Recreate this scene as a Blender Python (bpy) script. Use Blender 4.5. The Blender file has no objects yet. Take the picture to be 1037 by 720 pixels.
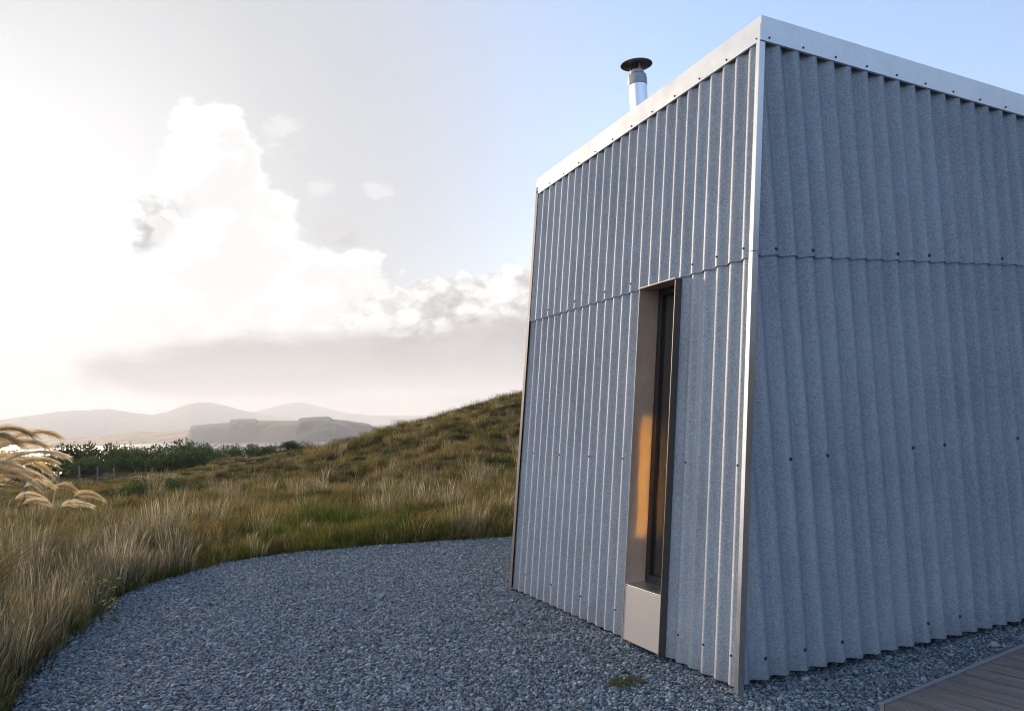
import bpy, math, random
import numpy as np
from mathutils import Vector, Matrix
R_=math.radians
scene=bpy.context.scene
COL=scene.collection
random.seed(7); RNG=np.random.default_rng(7)

# ------------------------------------------------------------------ helpers
def link(name,me,mat=None,parent=None):
    o=bpy.data.objects.new(name,me); COL.objects.link(o)
    if mat is not None and me is not None: me.materials.append(mat)
    if parent is not None: o.parent=parent
    return o
def tag(o,label=None,cat=None,group=None,kind=None):
    if label: o['label']=label
    if cat: o['category']=cat
    if group: o['group']=group
    if kind: o['kind']=kind
    return o
def empty(name,loc=(0,0,0)):
    o=bpy.data.objects.new(name,None); COL.objects.link(o); o.location=loc; o.empty_display_size=.2; return o

class MB:
    def __init__(s): s.v=[]; s.f=[]
    def add(s,vs,fs):
        b=len(s.v); s.v+= [tuple(map(float,q)) for q in vs]; s.f+= [tuple(b+i for i in q) for q in fs]
    def hexa(s,p):      # 8 corners: bottom loop 0-3, top loop 4-7
        s.add(p,[(3,2,1,0),(4,5,6,7),(0,1,5,4),(1,2,6,5),(2,3,7,6),(3,0,4,7)])
    def box(s,a,b):
        x0,y0,z0=a;x1,y1,z1=b
        s.hexa([(x0,y0,z0),(x1,y0,z0),(x1,y1,z0),(x0,y1,z0),(x0,y0,z1),(x1,y0,z1),(x1,y1,z1),(x0,y1,z1)])
    def lathe(s,prof,n=24,c=(0,0,0)):
        vs=[];fs=[]
        for (r,z) in prof:
            for i in range(n):
                a=2*math.pi*i/n; vs.append((c[0]+r*math.cos(a),c[1]+r*math.sin(a),c[2]+z))
        for j in range(len(prof)-1):
            for i in range(n):
                fs.append((j*n+i,j*n+(i+1)%n,(j+1)*n+(i+1)%n,(j+1)*n+i))
        s.add(vs,fs)
    def build(s,name,mat,parent=None,smooth=False,bevel=0):
        me=bpy.data.meshes.new(name); me.from_pydata(s.v,[],s.f); me.update()
        if smooth: me.polygons.foreach_set('use_smooth',[True]*len(me.polygons))
        o=link(name,me,mat,parent)
        if bevel:
            m=o.modifiers.new('bevel','BEVEL'); m.width=bevel; m.segments=2; m.limit_method='ANGLE'
        return o

def np_mesh(name,V,F,mat=None,smooth=False,t=None):
    V=np.asarray(V,dtype=np.float32);F=np.asarray(F,dtype=np.int32)
    me=bpy.data.meshes.new(name)
    me.vertices.add(len(V)); me.vertices.foreach_set('co',V.ravel())
    k=F.shape[1]; me.loops.add(F.size); me.loops.foreach_set('vertex_index',F.ravel())
    me.polygons.add(len(F)); me.polygons.foreach_set('loop_start',np.arange(0,F.size,k,dtype=np.int32))
    try: me.polygons.foreach_set('loop_total',np.full(len(F),k,dtype=np.int32))
    except Exception: pass
    if smooth: me.polygons.foreach_set('use_smooth',np.ones(len(F),dtype=bool))
    if t is not None:
        a=me.attributes.new('t','FLOAT','POINT'); a.data.foreach_set('value',np.asarray(t,dtype=np.float32))
    me.update(calc_edges=True); me.validate()
    if mat: me.materials.append(mat)
    return me

# ------------------------------------------------------------------ node helpers
class NT:
    def __init__(s,tree): s.t=tree; s.n=tree.nodes; s.l=tree.links
    def node(s,ty,**kw):
        n=s.n.new(ty)
        for k,v in kw.items(): setattr(n,k,v)
        return n
    def inp(s,sock,v):
        if hasattr(v,'bl_idname') and hasattr(v,'is_output') : s.l.new(v,sock)
        elif v is not None: sock.default_value=v
    def math(s,op,a,b=None,c=None,clamp=False):
        n=s.node('ShaderNodeMath',operation=op,use_clamp=clamp)
        s.inp(n.inputs[0],a)
        if b is not None: s.inp(n.inputs[1],b)
        if c is not None: s.inp(n.inputs[2],c)
        return n.outputs[0]
    def mix(s,fac,a,b,blend='MIX'):
        n=s.node('ShaderNodeMix',data_type='RGBA',blend_type=blend)
        s.inp(n.inputs[0],fac); s.inp(n.inputs[6],a if not isinstance(a,tuple) or len(a)==4 else (*a,1)); s.inp(n.inputs[7],b if not isinstance(b,tuple) or len(b)==4 else (*b,1))
        return n.outputs[2]
    def noise(s,vec,scale,detail=4,rough=.5,dist=0):
        n=s.node('ShaderNodeTexNoise'); s.inp(n.inputs['Vector'],vec); n.inputs['Scale'].default_value=scale
        n.inputs['Detail'].default_value=detail; n.inputs['Roughness'].default_value=rough; n.inputs['Distortion'].default_value=dist
        return n
    def ramp(s,fac,stops,interp='LINEAR'):
        n=s.node('ShaderNodeValToRGB'); n.color_ramp.interpolation=interp
        e=n.color_ramp.elements
        while len(e)<len(stops): e.new(.5)
        for i,(p,c) in enumerate(stops):
            e[i].position=p; e[i].color=(*c,1) if not isinstance(c,(int,float)) else (c,c,c,1)
        s.inp(n.inputs[0],fac); return n.outputs[0]
    def smooth(s,x,a,b,lo=0,hi=1):
        n=s.node('ShaderNodeMapRange',interpolation_type='SMOOTHSTEP')
        s.inp(n.inputs[0],x); n.inputs[1].default_value=a; n.inputs[2].default_value=b; n.inputs[3].default_value=lo; n.inputs[4].default_value=hi
        return n.outputs[0]
    def bump(s,h,strength,dist):
        n=s.node('ShaderNodeBump'); n.inputs['Strength'].default_value=strength; n.inputs['Distance'].default_value=dist
        s.inp(n.inputs['Height'],h); return n.outputs[0]
def mat(name):
    m=bpy.data.materials.new(name); m.use_nodes=True; t=NT(m.node_tree)
    b=m.node_tree.nodes['Principled BSDF']; return m,t,b
def simple(name,col,rough=.6,metal=0,var=.15,scale=30,bumpd=0):
    m,t,b=mat(name); co=t.node('ShaderNodeTexCoord').outputs['Object']
    n=t.noise(co,scale,5,.6).outputs[0]
    c=t.mix(n,tuple(x*(1-var) for x in col),tuple(min(1,x*(1+var)) for x in col))
    t.inp(b.inputs['Base Color'],c); b.inputs['Roughness'].default_value=rough; b.inputs['Metallic'].default_value=metal
    if bumpd: t.inp(b.inputs['Normal'],t.bump(n,.5,bumpd))
    return m

# ------------------------------------------------------------------ camera (28 mm lens on full frame, eye 1.6 m above the gravel)
H=1.6
CR=np.array([[0.91577107,0.01916491,-0.40124313],[-0.39836309,-0.08516342,-0.91326559],[-0.05167389,0.99618266,-0.0703556]])
FPX=815.; CX,CY=518.5,360.
cd=bpy.data.cameras.new('camera'); cam=bpy.data.objects.new('camera',cd); COL.objects.link(cam)
cd.sensor_width=36; cd.lens=36*FPX/1037; cd.clip_end=60000; cd.clip_start=.05
M=Matrix([list(r) for r in CR]).to_4x4(); M.translation=(0,0,H); cam.matrix_world=M
scene.camera=cam
def at(px,py,D):       # survey helper: the point seen in a direction, D metres away on the map
    r=CR@np.array([px-CX,CY-py,-FPX]); t=D/math.hypot(r[0],r[1]); return np.array([0,0,H])+t*r

# ------------------------------------------------------------------ world, sun
SUN_EL,SUN_AZ=13.0,-8.0         # azimuth from +Y towards +X
sd=(math.sin(R_(SUN_AZ))*math.cos(R_(SUN_EL)),math.cos(R_(SUN_AZ))*math.cos(R_(SUN_EL)),math.sin(R_(SUN_EL)))
w=bpy.data.worlds.new('World'); scene.world=w; w.use_nodes=True
t=NT(w.node_tree); bg=w.node_tree.nodes['Background']
sky=t.node('ShaderNodeTexSky',sky_type='NISHITA'); sky.sun_disc=False
sky.sun_elevation=R_(SUN_EL); sky.sun_rotation=R_(SUN_AZ); sky.air_density=1.1; sky.dust_density=.5; sky.ozone_density=3.0
tc=t.node('ShaderNodeTexCoord'); dirv=tc.outputs['Generated']
sep=t.node('ShaderNodeSeparateXYZ'); t.l.new(dirv,sep.inputs[0]); dx,dy,dz=sep.outputs
az=t.math('MULTIPLY',t.math('ARCTAN2',dx,dy),57.2958)
el=t.math('MULTIPLY',t.math('ARCSINE',dz),57.2958)
def vadd(v,noise,amp):
    a=t.node('ShaderNodeVectorMath',operation='SUBTRACT'); t.l.new(noise,a.inputs[0]); a.inputs[1].default_value=(.5,.5,.5)
    b=t.node('ShaderNodeVectorMath',operation='SCALE'); t.l.new(a.outputs[0],b.inputs[0]); b.inputs['Scale'].default_value=amp
    return b.outputs[0]
comb=t.node('ShaderNodeCombineXYZ'); t.inp(comb.inputs[0],az); t.inp(comb.inputs[1],el)
n1=t.noise(comb.outputs[0],.23,8,.62); n2=t.noise(comb.outputs[0],.6,6,.65)
off=vadd(None,n1.outputs['Color'],9.0); so=t.node('ShaderNodeSeparateXYZ'); t.l.new(off,so.inputs[0])
azd=t.math('ADD',az,so.outputs[0]); eld=t.math('ADD',el,t.math('MULTIPLY',so.outputs[1],.8))
def blob(a,e,ra,re,soft=.35,A=None,E=None):
    u=t.math('DIVIDE',t.math('SUBTRACT',A or azd,a),ra); v=t.math('DIVIDE',t.math('SUBTRACT',E or eld,e),re)
    r=t.math('SQRT',t.math('ADD',t.math('MULTIPLY',u,u),t.math('MULTIPLY',v,v)))
    return t.smooth(r,1+soft,1-soft)
def mx(*a):
    r=a[0]
    for b in a[1:]: r=t.math('MAXIMUM',r,b)
    return r
SKY=t.mix(.22,t.mix(1.0,sky.outputs[0],(1.0,.94,1.0),'MULTIPLY'),(1.45,1.5,1.6))
WH=(9.0,8.9,8.8); 
# aureole round the veiled sun
dot=t.node('ShaderNodeVectorMath',operation='DOT_PRODUCT'); t.l.new(dirv,dot.inputs[0]); dot.inputs[1].default_value=sd
ca=t.math('MAXIMUM',dot.outputs['Value'],0)
glow=t.math('POWER',ca,9.0)
veil=t.mix(t.math('MULTIPLY',t.smooth(ca,.70,.965),.94),SKY,(1.72,1.74,1.78))
c=t.mix(t.math('MULTIPLY',t.smooth(n1.outputs[0],.35,.75),t.smooth(ca,.84,.96,0,.35)),veil,(2.1,2.1,2.1))
g2=t.math('POWER',ca,34.0)
c=t.mix(t.math('MULTIPLY',g2,.9),c,(3.2,3.2,3.2))
# added bright cloud out of view left of the sun, lights the cabin walls
west=blob(-66,14,48,30,.3)
c=t.mix(t.math('MULTIPLY',west,t.smooth(n1.outputs[0],.25,.6,.6,1)),c,(4.6,4.4,4.2))
def cumulus(c,ells,k,shade,bright,soft,amt,nsc=.3,sh=(-1.1,.9),lk=5.0,seed=0.0,squash=1.5):
    def dens(ox,oy):
        A=t.math('ADD',az,ox); E=t.math('ADD',el,oy)
        cb=t.node('ShaderNodeCombineXYZ'); t.inp(cb.inputs[0],A); t.inp(cb.inputs[1],t.math('MULTIPLY',E,squash)); cb.inputs[2].default_value=seed
        n=t.noise(cb.outputs[0],nsc,9,.58).outputs[0]; env=None
        for (a,e,ra,re) in ells:
            u=t.math('DIVIDE',t.math('SUBTRACT',A,a),ra); v=t.math('DIVIDE',t.math('SUBTRACT',E,e),re)
            q=t.math('SUBTRACT',1.0,t.math('SQRT',t.math('ADD',t.math('MULTIPLY',u,u),t.math('MULTIPLY',v,v))))
            env=q if env is None else t.math('MAXIMUM',env,q)
        return t.math('ADD',env,t.math('MULTIPLY',t.math('SUBTRACT',n,.5),k))
    d0=dens(0,0); d1=dens(*sh)
    lit=t.math('MULTIPLY',t.math('SUBTRACT',d0,d1),lk,clamp=True)
    thin=t.smooth(d0,.45,0)      # thin edges let the light through
    lit=t.math('MAXIMUM',lit,t.math('MULTIPLY',thin,.75))
    cov=t.smooth(d0,0,soft)
    return t.mix(t.math('MULTIPLY',cov,amt),c,t.mix(lit,shade,bright))
c=cumulus(c,[(3.6,12,6.0,6.2),(3.2,17.0,3.8,4.6),(9,8,7,5)],1.5,(2.75,2.75,2.75),(3.2,3.2,3.2),.17,.92,nsc=.28,seed=3.1)
c=cumulus(c,[(8.4,19.4,1.6,1.5),(10.8,16.1,1.2,.7),(14.6,15.8,1.3,.7)],2.8,(2.1,2.1,2.1),(2.8,2.8,2.8),.7,.55,nsc=.6,seed=5.7)
c=cumulus(c,[(11.5,13.0,2.4,1.3)],1.4,(1.62,1.62,1.64),(2.0,2.0,2.0),.6,.55,nsc=.5,seed=8.2)
c=cumulus(c,[(23,5.6,9.5,5.4),(34,5.5,12,6),(15.5,6.0,5,3.4)],1.5,(.95,.95,1.0),(3.0,3.0,3.0),.10,.95,nsc=.34,seed=1.3,lk=3.2)
c=cumulus(c,[(9,3.6,16,3.2),(25,3.4,20,3.9)],1.0,(.72,.71,.76),(1.25,1.23,1.28),.45,.92,nsc=.16,seed=6.4,squash=2.6,lk=2)
c=cumulus(c,[(.4,13.2,2.0,1.9),(-.3,14.3,1.3,1.0)],3.4,(1.15,1.2,1.22),(2.4,2.4,2.4),.9,.85,nsc=.4,seed=4.4,sh=(1.0,.4),lk=2)
t.inp(bg.inputs[0],c); bg.inputs[1].default_value=.15
sl=bpy.data.lights.new('sun','SUN'); sl.energy=2.7; sl.angle=R_(6); sl.color=(1,.78,.54)
so_=bpy.data.objects.new('sun',sl); COL.objects.link(so_); so_.rotation_euler=Vector(sd).to_track_quat('Z','Y').to_euler()
scene.view_settings.view_transform='Standard'; scene.view_settings.look='None'; scene.view_settings.gamma=1; scene.view_settings.exposure=1.2
scene.view_settings.use_curve_mapping=False
cy=scene.cycles; cy.max_bounces=8; cy.diffuse_bounces=3; cy.glossy_bounces=4; cy.transmission_bounces=4; cy.volume_bounces=1; cy.transparent_max_bounces=8
cy.blur_glossy=0.0; cy.caustics_reflective=True; cy.caustics_refractive=False; cy.sample_clamp_indirect=150

# ------------------------------------------------------------------ terrain
PAD=np.array([(-.82,5.67),(-.83,6.28),(-.76,6.9),(-.53,7.95),(-.41,8.75),(-.10,9.4),(.68,10.2),(1.5,10.4),(2.7,10.12),(4.1,9.6),(6.5,9.3),(9.5,8.6),(11.5,6.5),(12,0),(10,-6),(2,-8),(-3.2,-5),(-3.0,0),(-1.7,3.2),(-1.05,4.7)])
def pad_sd(x,y):        # signed distance to the gravel outline, negative inside
    x=np.asarray(x,float);y=np.asarray(y,float)
    P=np.stack([x,y],-1); best=np.full(x.shape,1e9); ins=np.zeros(x.shape,bool)
    for i in range(len(PAD)):
        a=PAD[i];b=PAD[(i+1)%len(PAD)];e=b-a
        tt=np.clip(((P-a)@e)/(e@e),0,1); dd=np.hypot(P[...,0]-a[0]-tt*e[0],P[...,1]-a[1]-tt*e[1]); best=np.minimum(best,dd)
        cond=((a[1]>y)!=(b[1]>y))&(x<(b[0]-a[0])*(y-a[1])/(b[1]-a[1]+1e-12)+a[0]); ins^=cond
    return np.where(ins,-best,best)
ctrl=[]
for (px,py,D,dz) in [(530,397,52,-.35),(480,409,58,-.35),(430,434,62,-.5),(390,449,66,-.5),(340,459,70,-.5),(290,463,72,-.6),(240,466,74,-.7),(200,466,74,-.7),(100,478,72,-.7),(40,482,72,-.7),(-80,490,70,-.6),
   (80,487,47,-.4),(59,491,40,-.35),(98,484,57,-.5),(115,482,69,-.6),(150,500,30,-.3),(60,515,25,-.3),(-60,520,25,-.3),(250,492,32,-.2),(350,480,32,-.2),(450,462,32,-.2),(525,448,34,-.2),
   (200,530,16,-.05),(350,515,18,-.1),(500,505,19,-.1),(640,380,58,-.3),(800,372,60,-.3),(1000,380,60,-.3)]:
    p=at(px,py,D); ctrl.append((p[0],p[1],p[2]+dz))
for (x,y) in [(-1,6),(-1,8),(0,10),(1.5,11),(3,11),(5,10.5),(9,9),(12,6),(12,0),(0,-8),(-4,0),(-3,4),(0,0),(3,6),(-4,8)]: ctrl.append((x,y,0.02))
for (x,y,z) in [(-60,0,-3),(60,0,3),(0,-60,5),(-60,-60,2),(60,-60,6),(-60,60,-6),(90,60,2)]: ctrl.append((x,y,z))
ctrl=np.array(ctrl)
def phi(r): return np.where(r>0,r*r*np.log(r+1e-9),0)
nC=len(ctrl); dM=np.hypot(ctrl[:,None,0]-ctrl[None,:,0],ctrl[:,None,1]-ctrl[None,:,1])/50
K=phi(dM)+np.eye(nC)*.002; Pm=np.c_[np.ones(nC),ctrl[:,:2]/50]
A=np.block([[K,Pm],[Pm.T,np.zeros((3,3))]]); sol=np.linalg.solve(A,np.r_[ctrl[:,2],0,0,0])
_ph=RNG.uniform(0,6.28,40); _an=RNG.uniform(0,6.28,40)
def wnoise(x,y,wl,k0=0,n=6):
    s=0
    for i in range(n):
        a=_an[k0+i]; f=2*math.pi/(wl*(.6+.8*((i*.37)%1))); s=s+np.sin((x*math.cos(a)+y*math.sin(a))*f+_ph[k0+i])
    return s/n*1.6
def ground(x,y):
    x=np.asarray(x,float);y=np.asarray(y,float); sh=x.shape; X=x.ravel();Y=y.ravel(); z=np.zeros(len(X))
    for i in range(0,len(X),20000):
        a=slice(i,i+20000)
        d=np.hypot(X[a,None]-ctrl[None,:,0],Y[a,None]-ctrl[None,:,1])/50
        z[a]=phi(d)@sol[:nC]+sol[nC]+sol[nC+1]*X[a]/50+sol[nC+2]*Y[a]/50
    r=np.hypot(X,Y)
    z+=wnoise(X,Y,3.2,0)*np.clip((r-9)/30,0,1)*.16+wnoise(X,Y,9,10)*np.clip((r-14)/30,0,1)*.28+wnoise(X,Y,1.3,20)*.03
    bk=np.clip((X*.80-Y*.60-9)/50,0,1)*np.clip((X-8)/14,0,1)*np.clip((10-Y)/25,0,1); z+=12*bk*bk*(3-2*bk)  # added unseen hillside behind and right, darkens the wall's right-hand flanks
    far=np.clip((r-95)/150,0,1)*np.clip((Y+60)/80,0,1); far=far*far*(3-2*far)
    z=np.clip(z,-12,34); z=z*(1-far)-44*far
    sdv=pad_sd(X,Y); k=np.clip(sdv/1.2,0,1); k=k*k*(3-2*k); z=-.05*(1-k)+z*k
    return z.reshape(sh)
def gz(x,y): return float(ground(np.array([x]),np.array([y]))[0])

def blade_mat(name,stops,nscale=.22,tipcol=None,tipamt=.5,trans=.4,rand=.8,bladevar=False):
    m=bpy.data.materials.new(name); m.use_nodes=True; t=NT(m.node_tree); t.n.remove(t.n['Principled BSDF']); out=t.n['Material Output']
    pos=t.node('ShaderNodeNewGeometry').outputs['Position']
    oi=t.node('ShaderNodeObjectInfo').outputs['Random']
    n=t.noise(pos,nscale,4,.6).outputs[0]
    n=t.math('ADD',n,t.math('MULTIPLY',t.math('SUBTRACT',oi,.5),rand))
    c=t.ramp(n,stops)
    if tipcol:
        at_=t.node('ShaderNodeAttribute',attribute_name='t').outputs['Fac']
        c=t.mix(t.math('MULTIPLY',t.smooth(at_,.3,1),tipamt),c,tipcol)
    if bladevar:
        br=t.node('ShaderNodeAttribute',attribute_name='br').outputs['Fac']
        c=t.mix(1.0,c,t.ramp(br,[(0,(.35,.42,.30)),(.55,(.95,.95,.9)),(1,(1.9,1.75,1.5))]),'MULTIPLY')
    d=t.node('ShaderNodeBsdfDiffuse'); tr=t.node('ShaderNodeBsdfTranslucent'); t.inp(d.inputs[0],c); t.inp(tr.inputs[0],c)
    ms=t.node('ShaderNodeMixShader'); ms.inputs[0].default_value=trans; t.l.new(d.outputs[0],ms.inputs[1]); t.l.new(tr.outputs[0],ms.inputs[2])
    t.l.new(ms.outputs[0],out.inputs['Surface']); return m
GREEN=(.055,.09,.018);OLIVE=(.13,.13,.034);RUSSET=(.21,.115,.05);STRAW=(.34,.275,.13);PALE=(.44,.39,.28);DK=(.03,.035,.015)
M_moor=blade_mat('moor grass',[(.24,DK),(.36,GREEN),(.48,OLIVE),(.60,RUSSET),(.78,STRAW)],.35,STRAW,.3,bladevar=True)
M_pale=blade_mat('dry pale grass',[(.2,(.09,.085,.04)),(.5,(.2,.155,.08)),(.8,PALE)],.5,(.38,.34,.26),.6,bladevar=True)
M_green=blade_mat('green grass',[(.25,(.05,.10,.02)),(.6,(.11,.16,.03)),(.85,(.21,.20,.05))],.5,(.2,.18,.06),.35,bladevar=True)
M_heath=blade_mat('heather',[(.3,(.04,.035,.02)),(.6,(.09,.05,.045)),(.8,(.17,.09,.09))],.5,None)

# ground sheet, polar grid round the viewpoint
rs=np.r_[0.0,np.geomspace(1.0,130,150),np.geomspace(135,1500,40)]
na=720; an=np.linspace(0,2*math.pi,na,endpoint=False)
RR,AA=np.meshgrid(rs,an,indexing='ij'); GX=RR*np.sin(AA); GY=RR*np.cos(AA); GZ=ground(GX,GY)
V=np.stack([GX,GY,GZ],-1).reshape(-1,3)
ii,jj=np.meshgrid(np.arange(len(rs)-1),np.arange(na),indexing='ij'); ii=ii.ravel();jj=jj.ravel(); j2=(jj+1)%na
F=np.stack([ii*na+jj,(ii+1)*na+jj,(ii+1)*na+j2,ii*na+j2],-1)
m,t,b=mat('moor soil'); pos=t.node('ShaderNodeNewGeometry').outputs['Position']
n=t.noise(pos,.16,4,.6).outputs[0]; nf=t.noise(pos,5,6,.7).outputs[0]
cc=t.ramp(t.math('ADD',n,t.math('MULTIPLY',t.math('SUBTRACT',nf,.5),.5)),[(.25,(.03,.042,.014)),(.42,(.06,.058,.02)),(.55,(.095,.055,.024)),(.75,(.14,.105,.05))])
t.inp(b.inputs['Base Color'],cc); b.inputs['Roughness'].default_value=.95; b.inputs['Specular IOR Level'].default_value=.1
t.inp(b.inputs['Normal'],t.bump(nf,1,.12))
tag(link('ground',np_mesh('ground',V,F,m,True)),kind='structure')

# gravel sheet
m,t,b=mat('slate gravel bed'); pos=t.node('ShaderNodeNewGeometry').outputs['Position']
vo=t.node('ShaderNodeTexVoronoi'); t.l.new(pos,vo.inputs['Vector']); vo.inputs['Scale'].default_value=42
sx=t.node('ShaderNodeSeparateColor'); t.l.new(vo.outputs['Color'],sx.inputs[0])
cc=t.ramp(sx.outputs[0],[(0,(.035,.042,.05)),(.5,(.09,.10,.115)),(1,(.2,.215,.235))])
t.inp(b.inputs['Base Color'],cc); b.inputs['Roughness'].default_value=.75
t.inp(b.inputs['Normal'],t.bump(vo.outputs['Distance'],1,-.02))
def in_pad(x,y,m_=0): return pad_sd(x,y)<-m_
# triangulated outline refined by a fine closed curve with an uneven edge
edge=[]
for i in range(len(PAD)):
    p0,p1,p2,p3=[PAD[(i+k-1)%len(PAD)] for k in range(4)]
    for s in np.linspace(0,1,16,endpoint=False):
        q=.5*((2*p1)+(-p0+p2)*s+(2*p0-5*p1+4*p2-p3)*s*s+(-p0+3*p1-3*p2+p3)*s**3); edge.append(q)
edge=np.array(edge); edge=edge+RNG.normal(0,.02,edge.shape)
cen=np.array([3.5,1.5]); rings=[1,.97,.9,.75,.5,.25]; Vg=[];
for k,rf in enumerate(rings):
    q=cen+(edge-cen)*rf
    Vg.append(np.c_[q,np.full(len(q),-.03 if k==0 else .0)])
Vg=np.concatenate(Vg+[np.array([[cen[0],cen[1],0]])]); ne=len(edge); Fg=[]
for k in range(len(rings)-1):
    for i in range(ne): Fg.append((k*ne+i,k*ne+(i+1)%ne,(k+1)*ne+(i+1)%ne,(k+1)*ne+i))
for i in range(ne): Fg.append(((len(rings)-1)*ne+i,(len(rings)-1)*ne+(i+1)%ne,len(Vg)-1))
me=bpy.data.meshes.new('gravel_path'); me.from_pydata([tuple(v) for v in Vg],[],Fg); me.update()
go=link('gravel_bed',me,m); tag(go,kind='structure')

# ------------------------------------------------------------------ instancing helper (uncountable cover only)
def scatter(name,pts,rot,scl,idx,sources,label,cat):
    srccol=bpy.data.collections.new(name+' kinds')
    for k,me in enumerate(sources):
        o=bpy.data.objects.new('%s_kind_%02d'%(name,k),me); srccol.objects.link(o)
    me=bpy.data.meshes.new(name); me.vertices.add(len(pts)); me.vertices.foreach_set('co',np.asarray(pts,np.float32).ravel())
    a=me.attributes.new('rot','FLOAT_VECTOR','POINT'); a.data.foreach_set('vector',np.asarray(rot,np.float32).ravel())
    a=me.attributes.new('scl','FLOAT_VECTOR','POINT'); a.data.foreach_set('vector',np.asarray(scl,np.float32).ravel())
    a=me.attributes.new('idx','INT','POINT'); a.data.foreach_set('value',np.asarray(idx,np.int32))
    me.update(); o=link(name,me)
    ng=bpy.data.node_groups.new(name,'GeometryNodeTree')
    ng.interface.new_socket('Geometry',in_out='INPUT',socket_type='NodeSocketGeometry'); ng.interface.new_socket('Geometry',in_out='OUTPUT',socket_type='NodeSocketGeometry')
    N=ng.nodes;L=ng.links; gi=N.new('NodeGroupInput');gout=N.new('NodeGroupOutput'); iop=N.new('GeometryNodeInstanceOnPoints'); ci=N.new('GeometryNodeCollectionInfo')
    ci.inputs['Collection'].default_value=srccol; ci.inputs['Separate Children'].default_value=True; ci.inputs['Reset Children'].default_value=True
    def attr(nm,dt):
        q=N.new('GeometryNodeInputNamedAttribute'); q.data_type=dt; q.inputs[0].default_value=nm; return q.outputs[0]
    L.new(gi.outputs[0],iop.inputs['Points']); L.new(ci.outputs[0],iop.inputs['Instance']); iop.inputs['Pick Instance'].default_value=True
    L.new(attr('idx','INT'),iop.inputs['Instance Index']); L.new(attr('rot','FLOAT_VECTOR'),iop.inputs['Rotation']); L.new(attr('scl','FLOAT_VECTOR'),iop.inputs['Scale'])
    L.new(iop.outputs[0],gout.inputs[0])
    md=o.modifiers.new('scatter','NODES'); md.node_group=ng
    tag(o,label,cat,kind='stuff'); return o

# gravel stones
m,t,b=mat('slate chip'); oi=t.node('ShaderNodeObjectInfo').outputs['Random']
cc=t.ramp(oi,[(0,(.025,.038,.045)),(.3,(.085,.115,.135)),(.7,(.20,.25,.28)),(.94,(.36,.42,.45)),(1,(.22,.19,.14))])
n=t.noise(t.node('ShaderNodeTexCoord').outputs['Object'],60,3,.6).outputs[0]
t.inp(b.inputs['Base Color'],t.mix(n,cc,t.mix(.45,cc,(.15,.19,.215)))); b.inputs['Roughness'].default_value=.85
import bmesh
stones=[]
for k in range(8):
    bm=bmesh.new(); bmesh.ops.create_icosphere(bm,subdivisions=1,radius=1)
    sc=(1,random.uniform(.6,.95),random.uniform(.3,.6))
    for v in bm.verts:
        f=random.uniform(.72,1.15); v.co=Vector((v.co.x*sc[0]*f,v.co.y*sc[1]*f,v.co.z*sc[2]*f))*.0108
    me=bpy.data.meshes.new('stone'); bm.to_mesh(me); bm.free(); me.materials.append(m); stones.append(me)
N0=720000
az_=RNG.uniform(R_(-16),R_(64),N0); r_=np.sqrt(RNG.uniform(3.6**2,11.8**2,N0)); px_=r_*np.sin(az_);py_=r_*np.cos(az_)
keep=in_pad(px_,py_,-.06)&~((px_>3.05)&(px_<9)&(py_>3.9)&(py_<6.6))
sdp=pad_sd(px_,py_); keep&=(sdp<-.05)|(RNG.random(N0)<.5)
px_=px_[keep];py_=py_[keep]; n_=len(px_)
scl=RNG.lognormal(0,.36,n_)[:,None]*np.ones((1,3))
scatter('gravel_stones',np.c_[px_,py_,RNG.uniform(.0,.012,n_)],np.c_[RNG.normal(0,.45,n_),RNG.normal(0,.45,n_),RNG.uniform(0,6.28,n_)],scl,RNG.integers(0,8,n_),stones,'blue grey slate chippings spread over the yard round the cabin','gravel')

# ------------------------------------------------------------------ grasses
WIND=np.array([.92,-.25])     # blades lean this way
def tuft(nb,hgt,rad,wid,lean,spread,seg=4,heads=0,droop=.3,rng=RNG):
    V=[];F=[];T=[]
    for i in range(nb):
        a=rng.uniform(0,6.28); rr=rad*math.sqrt(rng.random()); bx,by=rr*math.cos(a),rr*math.sin(a)
        h=hgt*rng.uniform(.45,1.1); a2=a+rng.normal(0,.8)
        d=np.array([math.cos(a2),math.sin(a2)])*spread*rng.uniform(.2,1)+WIND*lean*rng.uniform(.4,1.3)
        fa=rng.uniform(0,3.14); wv=np.array([math.cos(fa),math.sin(fa)])*wid*rng.uniform(.6,1.3)
        b=len(V); hd=heads and rng.random()<heads
        for s in range(seg+1):
            u=s/seg; x=bx+d[0]*h*(u**1.8); y=by+d[1]*h*(u**1.8); z=h*(u-droop*u**3)-.03
            ww=(1-u)**.6*.5+.06
            if hd and u>.6: ww=1.15 if u<.95 else .2
            V+=[(x-wv[0]*ww,y-wv[1]*ww,z),(x+wv[0]*ww,y+wv[1]*ww,z)]; T+=[u,u]
            if s: F.append((b+2*s-2,b+2*s-1,b+2*s+1,b+2*s))
    return V,F,T
kinds=[]
for k in range(3): kinds.append(np_mesh('moor_tuft',*tuft(110,.42,.24,.0042,.35,.5)[:2],M_moor,t=None))
kinds=[]
def addk(mat_,*a,**k):
    V,F,T=tuft(*a,**k); me=np_mesh('tuft',V,F,mat_,t=T); T=np.array(T); bl=np.cumsum(T==0)//2; br=RNG.random(bl.max()+2)[bl]
    q=me.attributes.new('br','FLOAT','POINT'); q.data.foreach_set('value',br.astype(np.float32)); kinds.append(me)
for k in range(3): addk(M_moor,85,.45,.22,.0058,.12,.42)             #0-2
for k in range(3): addk(M_pale,80,.68,.18,.0045,.12,.25,heads=.4,seg=5,droop=.15)     #3-5
for k in range(2): addk(M_green,90,.40,.2,.006,.08,.5)            #6-7
for k in range(2): addk(M_heath,170,.32,.26,.008,.05,.5,seg=3)        #8-9
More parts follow.
